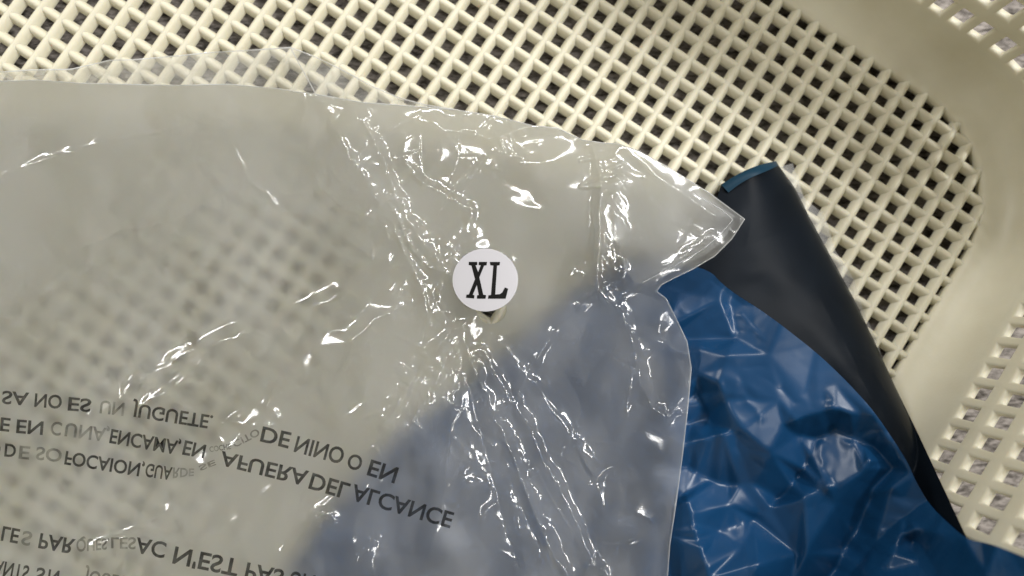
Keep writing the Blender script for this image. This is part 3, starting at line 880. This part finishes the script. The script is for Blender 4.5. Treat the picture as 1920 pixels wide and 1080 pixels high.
film_ridges = [
    # long creases that run into the sticker
    ([(560, 130, .5), (600, 195, .7), (650, 280, .8), (700, 360, .9), (745, 440, 1), (778, 520, 1), (800, 605, .7)], 3.4, 16, -.8),
    ([(680, 225, .8), (705, 270, 1), (722, 310, 1), (735, 355, 1.1), (760, 400, 1.2), (790, 450, 1.1), (825, 490, .8), (848, 512, .4)], 3.6, 15, -1.2),
    ([(812, 230, .8), (835, 245, 1), (880, 250, 1), (920, 262, .9), (975, 246, 1.1), (1040, 240, 1)], 3.0, 14, -1),
    ([(760, 305, .7), (800, 345, 1), (840, 370, 1), (885, 392, .8)], 2.6, 14, -.8),
    ([(870, 430, .8), (852, 470, 1), (835, 505, 1), (815, 540, .9), (806, 590, .6)], 3.0, 13, -1),
    ([(935, 255, .6), (965, 290, 1), (985, 305, .8)], 2.4, 14, -1),
    # upright crease beside the folded corner
    ([(1108, 275, .8), (1125, 300, 1), (1130, 350, 1.1), (1124, 410, 1.2), (1122, 470, 1.2), (1118, 520, 1.1), (1135, 560, .9), (1172, 600, .7)], 5.0, 19, -1.5),
    ([(1160, 275, .8), (1150, 310, .9), (1140, 360, .6)], 2.6, 16, -1),
    # fan below the sticker
    ([(868, 612, .8), (845, 625, 1), (805, 665, 1.1), (775, 710, 1), (745, 760, 1), (718, 800, .6)], 4.0, 17, -1.2),
    ([(862, 630, .8), (838, 670, 1), (810, 720, 1), (792, 760, .9), (765, 800, .5)], 2.8, 15, -1),
    ([(870, 640, .7), (890, 700, 1), (912, 740, 1), (930, 790, 1), (952, 830, 1.1), (975, 890, 1.1), (1000, 950, 1.1), (1025, 1010, 1), (1060, 1075, .9), (1100, 1160, .7)], 4.4, 15, -1.6),
    ([(905, 655, .5), (945, 730, .8), (990, 800, 1), (1030, 880, 1), (1070, 960, 1), (1110, 1050, 1)], 3.6, 17, -1.4),
    ([(875, 700, .8), (900, 800, 1), (925, 900, 1), (950, 990, .9), (985, 1100, .7)], -2.6, 18, .8),
    ([(935, 640, .4), (1000, 720, .8), (1060, 800, 1), (1100, 870, 1), (1118, 905, .7)], 3.4, 18, -1),
    ([(1172, 600, .8), (1190, 660, 1), (1205, 720, 1), (1225, 765, 1), (1250, 782, 1), (1272, 770, .8)], 3.4, 15, -1),
    ([(1180, 610, .6), (1230, 640, 1), (1285, 665, .6)], 2.4, 16, -1),
    ([(1165, 500, .5), (1110, 550, .8), (1040, 620, 1), (985, 700, 1), (965, 760, .5)], 2.2, 22, -.8),
    ([(1060, 700, .5), (1090, 760, 1), (1070, 830, .8), (1110, 900, .6)], -2.0, 24, .8),
    # tip fold
    ([(1175, 285, .6), (1260, 350, 1), (1330, 400, 1), (1385, 412, .5)], 1.6, 30, -.6),
    ([(1190, 540, .6), (1260, 490, 1), (1340, 440, .8)], 1.6, 24, -.5),
    # diagonal ledge over the lattice, then the lower left pleats
    ([(640, 548, .8), (560, 590, 1), (470, 622, 1), (380, 650, 1.1), (300, 690, 1.1), (235, 735, 1), (180, 780, .8)], 2.8, 22, -1.0),
    ([(390, 655, .5), (360, 700, 1), (335, 720, 1), (270, 760, 1), (190, 770, .6)], 1.6, 18, -.5),
    ([(380, 800, .6), (430, 790, 1), (480, 800, 1), (520, 740, .7)], 2.6, 22, -.8),
    ([(340, 900, .8), (400, 860, 1.1), (450, 825, 1.1), (520, 780, .7)], 3.0, 20, -1.2),
    ([(520, 900, .6), (460, 960, 1), (400, 1000, 1), (330, 1060, .8), (290, 1110, .6)], 2.2, 26, -.8),
    ([(640, 920, .7), (600, 960, 1), (560, 1010, 1), (520, 1060, .8)], 2.6, 20, -1),
    ([(140, 1030, .6), (190, 1020, 1), (250, 1000, 1), (310, 960, .8)], 1.8, 18, -.6),
    ([(0, 590, .8), (60, 630, 1), (120, 660, .6)], 1.6, 26, -.4),
    ([(740, 830, .6), (720, 880, 1), (690, 930, 1), (660, 1000, .8), (640, 1080, .6)], 2.4, 22, -1),
    ([(850, 760, .5), (840, 860, 1), (830, 940, .9), (800, 1050, .8)], 2.2, 26, -1),
    ([(710, 1000, .6), (690, 1035, 1), (668, 1060, .7)], 2.4, 14, -.8),
    ([(560, 990, .6), (590, 960, 1), (625, 965, .9), (635, 990, .5)], 2.6, 13, -1),
    # soft pulls in the upper left
    ([(0, 330, .5), (90, 300, 1), (200, 262, 1), (330, 240, .6)], 1.6, 40, -.2),
    ([(120, 480, .5), (230, 430, 1), (330, 415, 1), (420, 360, .6)], 1.7, 40, -.2),
    ([(20, 560, .5), (110, 540, 1), (220, 480, .8)], 1.6, 36, -.2),
    ([(250, 600, .5), (300, 540, 1), (380, 500, .8)], 1.6, 30, -.2),
    ([(40, 250, .6), (110, 235, 1), (160, 210, 1), (240, 180, .6)], 0.8, 40, -.2),
    ([(145, 230, .8), (190, 255, 1), (240, 258, .6)], 0.8, 18, -.2),
    ([(450, 165, .6), (450, 215, 1), (440, 260, .6)], 0.9, 30, -.2),
    ([(430, 265, .7), (470, 340, 1), (545, 410, .7)], 2.2, 34, -.5),
    ([(575, 300, .6), (600, 350, 1), (640, 390, .8), (700, 410, .5)], 1.8, 20, -.6),
    ([(640, 440, .5), (690, 480, .9), (760, 500, .6)], 1.6, 24, -.6),
    ([(660, 640, .7), (700, 600, 1), (790, 560, .6)], 2.0, 26, -.8),
    # bottom right crinkle
    ([(1095, 1080, .6), (1100, 1062, 1), (1120, 1060, 1), (1140, 1080, .8)], 2.8, 12, -1),
]
film_glints = [
    ([(676, 222, .6), (700, 262, 1), (712, 282, .2), (722, 300, .9), (735, 345, 1), (762, 372, .7), (748, 395, .3)], 0.75),
    ([(722, 372, .4), (742, 402, 1), (758, 440, 1.1), (772, 470, 1), (800, 500, .8), (835, 512, .5)], 0.9),
    ([(738, 420, .4), (752, 460, 1), (772, 500, 1), (792, 545, 1), (800, 585, .9), (800, 606, .3)], 0.7),
    ([(812, 216, .4), (830, 236, 1), (850, 242, .6), (895, 246, 1), (908, 258, .4)], 0.6),
    ([(912, 262, .4), (945, 252, 1), (985, 240, 1), (1035, 238, .8)], 0.7),
    ([(760, 318, .4), (800, 350, 1), (840, 366, 1), (866, 386, .8), (884, 392, .3)], 0.6),
    ([(1112, 278, .5), (1120, 320, 1.2), (1128, 352, 1.3), (1122, 400, 1), (1124, 440, 1.1), (1120, 490, 1), (1118, 545, .8)], 0.95),
    ([(1122, 300, .4), (1135, 330, 1), (1140, 362, .6)], 0.8),
    ([(870, 610, .5), (845, 622, 1), (805, 668, 1.1), (776, 712, 1.1), (748, 758, .7), (716, 798, .3)], 0.8),
    ([(858, 640, .4), (842, 668, 1), (824, 700, .9), (806, 742, .5)], 0.7),
    ([(786, 756, .4), (772, 790, .9), (788, 800, .4)], 0.7),
    ([(875, 660, .4), (892, 700, .9), (906, 735, .6)], 0.8),
    ([(945, 826, .4), (958, 850, 1), (975, 895, 1.1), (995, 945, 1.1), (1012, 990, 1), (1030, 1030, .6), (1052, 1065, .5)], 0.85),
    ([(985, 840, .3), (1025, 920, .8), (1042, 950, .9), (1075, 1000, .6), (1100, 1050, .4)], 0.55),
    ([(1190, 700, .4), (1205, 730, .9), (1222, 765, 1), (1246, 780, 1), (1268, 768, .6)], 0.6),
    ([(1275, 690, .3), (1290, 730, .6), (1284, 800, .5)], 0.4),
    ([(700, 1000, .3), (688, 1030, 1), (668, 1058, .6)], 0.6),
    ([(575, 990, .3), (600, 965, 1), (622, 968, .9), (630, 990, .4)], 0.6),
    ([(690, 845, .4), (704, 838, 1), (716, 862, .4)], 0.5),
    ([(655, 640, .3), (660, 636, 1), (668, 640, .3)], 0.4),
    ([(180, 115, .3), (200, 150, .6)], 0.3),
    ([(955, 300, .4), (975, 292, 1), (995, 300, .6)], 0.6),
    ([(900, 300, .3), (915, 312, 1), (935, 318, .4)], 0.5),
    ([(1095, 1078, .5), (1102, 1062, 1), (1128, 1062, .9), (1140, 1080, .4)], 0.6),
]
def film_amp(x, y):
    a = 0.18 if x > 450 or y > 450 else 0.08
    a += 0.6 * math.exp(-(((x - 880) / 260) ** 2 + ((y - 480) / 330) ** 2))
    a += 0.45 * math.exp(-(((x - 950) / 330) ** 2 + ((y - 900) / 260) ** 2))
    return a
def fine_amp(x, y):
    return 0.01 + 0.09 * math.exp(-(((x - 900) / 240) ** 2 + ((y - 420) / 260) ** 2)) + 0.06 * math.exp(-(((x - 850) / 330) ** 2 + ((y - 900) / 230) ** 2))
STK = (910, 525)
def press(Z, GX, GY):
    """the film cannot sink into the mailer or the lattice"""
    bz_ = sample(gauss(blue.Z, 4), blue.GX, blue.GY, GX, GY)
    ins = in_poly(GX, GY, BLUE_POLY)
    lim = np.where(ins, bz_ + 5.0, 4.0)
    lim = gauss(lim, 4)
    return np.maximum(Z, lim)
front = Creased(-240, 1420, 150, 1330, 1.8, film_ctrl, film_ridges, 52, film_amp, 2.4,
                fine=[(17, fine_amp, 1.5)], flat=[(STK[0], STK[1], 66, 26.5)], gain=0.28, skip=0.3, cusp=0.36, glints=film_glints, post=press)
EDGE_TOP = [(-230, 150), (0, 152), (70, 150), (150, 156), (230, 158), (330, 160), (430, 158), (520, 166), (600, 178), (680, 192), (760, 198)]
EDGE_RIGHT = [(850, 205), (930, 218), (1000, 236), (1045, 240), (1090, 262), (1130, 268), (1160, 270), (1200, 284), (1250, 312), (1330, 362), (1396, 411), (1372, 448), (1340, 480),
              (1300, 504), (1262, 522), (1240, 534), (1231, 546), (1249, 560), (1268, 598), (1288, 640), (1296, 690), (1290, 760), (1280, 850), (1268, 940), (1256, 1020), (1250, 1100), (1244, 1320)]
BAG_POLY = EDGE_TOP + EDGE_RIGHT + [(-230, 1320)]
HOLE = (921, 578, 29)
bag = thing('clear_plastic_bag', 'crinkled frosted clear plastic bag with round white XL sticker lying in the basket', 'plastic bag', tuple(ray_to(700, 700, 0)))
adopt(build_sheet('front_film', front, BAG_POLY, FROST, None, hole=HOLE), bag)

# back film: rests on the lattice and the mailer
slack = idw([(x, y, random.uniform(1.2, 4.5)) for x in range(-240, 1421, 90) for y in range(150, 1331, 90)], front.GX, front.GY, 3)
dist = np.full(front.GX.shape, 1e9)
for (ax, ay), (bx_, by_) in zip(BAG_POLY[:-2], BAG_POLY[1:-1]):
    dx, dy = bx_ - ax, by_ - ay
    t = np.clip(((front.GX - ax) * dx + (front.GY - ay) * dy) / (dx * dx + dy * dy), 0, 1)
    dist = np.minimum(dist, np.hypot(front.GX - ax - t * dx, front.GY - ay - t * dy))
rest = np.where(in_poly(front.GX, front.GY, BLUE_POLY), sample(gauss(blue.Z, 4), blue.GX, blue.GY, front.GX, front.GY) + 1.8, slack)
rest = gauss(rest, 5)
wgt = np.clip(dist / 70.0, 0, 1) ** 0.8
backZ = np.minimum(rest * wgt + (front.Z - 0.4) * (1 - wgt), front.Z - 0.4)
adopt(build_sheet('back_film', front, BAG_POLY, BACK, None, z=backZ, hole=(HOLE[0], HOLE[1] + 2, HOLE[2]), flip=True, stride=3), bag)

# clear single-layer lip along the top
LIP_OUT = [(-230, 132), (0, 135), (60, 131), (132, 130), (168, 122), (205, 113), (250, 112), (285, 109), (330, 105), (400, 98), (470, 94), (545, 89), (590, 106), (640, 130), (700, 163), (750, 184), (800, 197), (850, 205)]
def along(P, x):
    P = np.array(P); return np.interp(x, P[:, 0], P[:, 1])
vs, fs = [], []
xs = np.arange(-230, 851, 5.0); nr = 9
edge_in = EDGE_TOP + [(850, 207)]
for x in xs:
    yo, yi = along(LIP_OUT, x), along(edge_in, x)
    for k in range(nr):
        s = k / (nr - 1)
        y = yo * (1 - s) + yi * s
        zo = 3.0 + 2.5 * math.sin(x * 0.021) ** 2 + 1.2 * math.sin(x * 0.057 + 1) + max(0, (x - 640) / 210) * 16
        zi = float(front.z(x, yi)) - 0.2
        vs.append(ray_to(x, y, zo * (1 - s) + zi * s + 0.6 * math.sin(x * .13 + 4 * s) * s * (1 - s)))
for i in range(len(xs) - 1):
    for k in range(nr - 1): fs.append((i * nr + k, i * nr + k + 1, (i + 1) * nr + k + 1, (i + 1) * nr + k))
adopt(link('clear_lip', mesh_from('clear_lip', vs, fs), CLEAR, None), bag)
lip_edge = [vs[i * nr] for i in range(len(xs))]
adopt(tube('lip_hem', lip_edge, 0.28, HEM, None), bag)
crs = resample([[545, 90], [560, 118], [578, 150], [600, 192]], 6)
adopt(tube('lip_crease', [ray_to(x, y, 5 + 13 * (y - 90) / 102.0) for x, y in crs], 0.25, HEM, None), bag)
# welded hem of the body
rp = resample([list(p) for p in EDGE_TOP + EDGE_RIGHT], 6)
adopt(tube('hem', [ray_to(x, y, float(front.z(x, y))) for x, y in rp], 0.22, HEM, None), bag)
seal = resample([[1300, 362], [1352, 392], [1374, 412], [1350, 440], [1318, 468], [1262, 500], [1205, 530]], 6)
adopt(tube('heat_seal', [ray_to(x, y, float(front.z(x, y)) + 0.1) for x, y in seal], 0.16, HEM, None), bag)
# doubled film inside the folded corner
TIP = [(1150, 290), (1200, 296), (1250, 322), (1330, 372), (1384, 412), (1340, 468), (1255, 512), (1200, 538), (1165, 500), (1150, 400)]
tipZ = gauss(front.Z, 5) - 1.6
adopt(build_sheet('corner_fold', front, smooth_poly(TIP, 1), TIPM, None, z=np.minimum(tipZ, front.Z - .6), stride=2), bag)

# ------------------------------------------------------------------ sticker
def disc(r, n=64, rings=8):
    v, f = [(0, 0)], []
    for k in range(1, rings + 1):
        for i in range(n): v.append((r * k / rings * math.cos(2 * math.pi * i / n), r * k / rings * math.sin(2 * math.pi * i / n)))
    for i in range(n): f.append((0, 1 + (i + 1) % n, 1 + i))
    for k in range(rings - 1):
        for i in range(n):
            a, b = 1 + k * n + i, 1 + k * n + (i + 1) % n
            f.append((a, b, b + n, a + n))
    return v, f
def stk_z(x, y): return 27.6 + 0.00016 * (x - STK[0]) * (y - STK[1]) - 0.00018 * (x - STK[0]) ** 2 + 0.25 * math.sin((x - STK[0]) * .045 + (y - STK[1]) * .03)
v2, f = disc(1.0)
top = [ray_to(STK[0] + 61.5 * x, STK[1] + 59 * y, stk_z(STK[0] + 61.5 * x, STK[1] + 59 * y)) for x, y in v2]
bot = [p - np.array((0, 0, 0.25)) for p in top]
nvv = len(top); n = 64; last = nvv - n
ff = [tuple(reversed(q)) for q in f]
faces = f + [tuple(nvv + i for i in q) for q in ff] + [(last + i, last + (i + 1) % n, nvv + last + (i + 1) % n, nvv + last + i) for i in range(n)]
me = mesh_from('sticker', top + bot, faces)
bm = bmesh.new(); bm.from_mesh(me); bmesh.ops.recalc_face_normals(bm, faces=bm.faces); bm.to_mesh(me); bm.free()
sticker = adopt(link('sticker', me, PAPER, None), bag)
me.set_sharp_from_angle(angle=math.radians(40))
sticker['label'] = 'round white paper sticker printed XL'
# letters, outlines from the print (photo pixels)
Q = lambda L: [(800 + x * 220 / 1080.0, 420 + y * 220 / 1080.0) for x, y in L]
LX = [Q([(392, 352), (462, 352), (462, 374), (446, 378), (474, 448), (502, 378), (482, 374), (484, 352), (552, 352), (548, 376), (526, 380), (480, 490),
         (518, 654), (544, 658), (538, 684), (466, 684), (468, 660), (484, 656), (462, 556), (420, 654), (436, 658), (434, 682), (366, 676), (370, 654), (392, 652), (450, 508), (416, 380), (390, 374)])]
LL = [Q([(585, 352), (672, 352), (668, 376), (644, 380), (628, 652), (676, 650), (700, 632), (722, 588), (746, 598), (724, 684), (568, 684), (572, 660), (596, 656), (618, 380), (590, 376)])]
for shape in (LX, LL):
    bm = bmesh.new()
    for poly in shape:
        c0 = []
        for a_, p_, b_ in zip(poly[-1:] + poly[:-1], poly, poly[1:] + poly[:1]):      # a touch of ink spread
            n1 = Vector((p_[1] - a_[1], a_[0] - p_[0])).normalized(); n2 = Vector((b_[1] - p_[1], p_[0] - b_[0])).normalized()
            nn_ = (n1 + n2).normalized() * 1.0
            c0.append((p_[0] + nn_.x, p_[1] + nn_.y))
        poly = c0
        poly = [tuple(p) for p in resample([list(p) for p in poly + poly[:1]], 3)[:-1]]
        tp = [bm.verts.new(Vector(ray_to(x, y, stk_z(x, y) + 0.10)) * S) for x, y in poly]
        bm.faces.new(tp)
    bmesh.ops.triangulate(bm, faces=bm.faces)
    bmesh.ops.recalc_face_normals(bm, faces=bm.faces)
    for fc in bm.faces:
        if fc.normal.z < 0: fc.normal_flip()
    me = bpy.data.meshes.new('letter'); bm.to_mesh(me); bm.free()
    lo = link('letter', me, INK, None, smooth=False)
    lo.parent = sticker
    lo.matrix_parent_inverse = Matrix.Identity(4)

# ------------------------------------------------------------------ print on the bag (seen from behind, upside down)
def glyph_mesh(txt):
    cu_ = bpy.data.curves.new('tmp', 'FONT'); cu_.body = txt; cu_.resolution_u = 4; cu_.offset = 0.019
    ob = bpy.data.objects.new('tmp', cu_); COL.objects.link(ob)
    dg = bpy.context.evaluated_depsgraph_get(); dg.update()
    me = bpy.data.meshes.new_from_object(ob.evaluated_get(dg))
    bpy.data.objects.remove(ob); bpy.data.curves.remove(cu_)
    bm = bmesh.new(); bm.from_mesh(me); bmesh.ops.triangulate(bm, faces=bm.faces)
    for _ in range(3):
        le = [e for e in bm.edges if e.calc_length() > 0.16]
        if not le: break
        bmesh.ops.subdivide_edges(bm, edges=le, cuts=1); bmesh.ops.triangulate(bm, faces=bm.faces)
    bm.to_mesh(me); bm.free()
    V = np.array([tuple(v.co) for v in me.vertices]); Fc = [tuple(p.vertices) for p in me.polygons]
    bpy.data.meshes.remove(me)
    return V, Fc
cap = glyph_mesh('E')[0][:, 1].max()
def printed(segs):
    """segments (text, x0, y0, x1, y1, height0, height1, film lift, positive takes the hazed ink): y is the upper edge in the photo"""
    vs, fs, mi = [], [], []
    for txt, x0, y0, x1, y1, h0, h1, dep in segs:
        V, Fc = glyph_mesh(txt)
        a, b = V[:, 0].min(), V[:, 0].max()
        t = (V[:, 0] - a) / (b - a); h = h0 + (h1 - h0) * t
        d = np.array((x1 - x0, y1 - y0)); L = np.hypot(*d); d = d / L; nrm = np.array((-d[1], d[0]))
        x = x0 + (x1 - x0) * t + nrm[0] * V[:, 1] / cap * h
        y = y0 + (y1 - y0) * t + nrm[1] * V[:, 1] / cap * h
        z = sample(front.Z, front.GX, front.GY, x, y) + 0.22
        mi += [1 if dep > 0 else 0] * len(Fc)
        off = len(vs)
        vs += list(ray_to(x, y, z)); fs += [tuple(off + i for i in q) for q in Fc]
    me = mesh_from('printed_line', vs, fs)
    me.materials.append(PRINT); me.materials.append(HAZED)
    me.polygons.foreach_set('material_index', mi)
    adopt(link('printed_line', me, INK, None, smooth=False), bag)
D = -0.12
printed([('SA', 5, 733, 55, 737, 24, 24, D), ('NO', 66, 738, 117, 742, 25, 25, D), ('ES', 129, 745, 172, 749, 25, 24, D), ('UN', 189, 751, 234, 756, 24, 24, 3.0),
         ('JUGUETE.', 249, 756, 400, 780, 25, 25, D)])
printed([('E', 2, 783, 20, 785, 25, 25, D), ('EN', 32, 787, 82, 791, 25, 25, D), ('C', 97, 790, 117, 793, 25, 25, 1.0), ('U', 124, 793, 146, 796, 25, 25, 3.2), ('NA,', 150, 797, 206, 804, 25, 25, .8),
         ('ENCAMA,', 209, 805, 340, 828, 26, 26, D), ('EN', 347, 826, 387, 835, 27, 25, D), ('COCHE', 392, 838, 432, 832, 10, 10, 1.2), ('CITO', 435, 829, 482, 803, 12, 14, .7),
         ('DE', 493, 800, 547, 812, 28, 30, D), ('NINO', 558, 818, 648, 842, 30, 30, D), ('O', 656, 850, 682, 857, 28, 28, D), ('EN', 696, 862, 748, 878, 30, 30, D)])
printed([('O', -16, 830, 2, 832, 24, 24, D), ('D', 10, 832, 31, 834, 24, 24, D), ('E', 37, 836, 57, 838, 24, 24, 1.6), ('SO', 69, 838, 117, 843, 24, 24, 1.8), ('FOCAION,', 124, 846, 272, 870, 25, 25, D),
         ('GUA', 275, 869, 324, 877, 25, 24, D), ('RDE', 325, 877, 364, 879, 20, 13, .4), ('SE', 372, 874, 402, 862, 10, 10, .8),
         ('AFUERA', 416, 846, 580, 884, 26, 29, D), ('DEL', 586, 887, 658, 908, 30, 30, D), ('ALCANCE', 664, 908, 852, 962, 30, 30, D)])
printed([('LE', 6, 987, 38, 993, 27, 27, D), ('S', 44, 995, 62, 999, 26, 26, 2.0), ('PAR', 76, 1000, 142, 1012, 28, 28, D), ('QUES.', 143, 1011, 205, 1010, 24, 20, .3), ('LES', 208, 1008, 255, 1008, 20, 22, .4),
         ('AC', 257, 1008, 313, 1018, 28, 30, D), ("N'EST", 329, 1025, 450, 1050, 32, 32, D), ('PAS', 464, 1055, 534, 1070, 32, 32, D), ('UN', 546, 1071, 592, 1080, 32, 32, D)])
printed([('ANTS', -10, 1050, 56, 1062, 28, 28, D), ('S', 70, 1064, 86, 1067, 28, 28, D), ('N', 92, 1068, 112, 1071, 28, 28, D), ('JOUET', 160, 1068, 240, 1082, 26, 26, .6)])
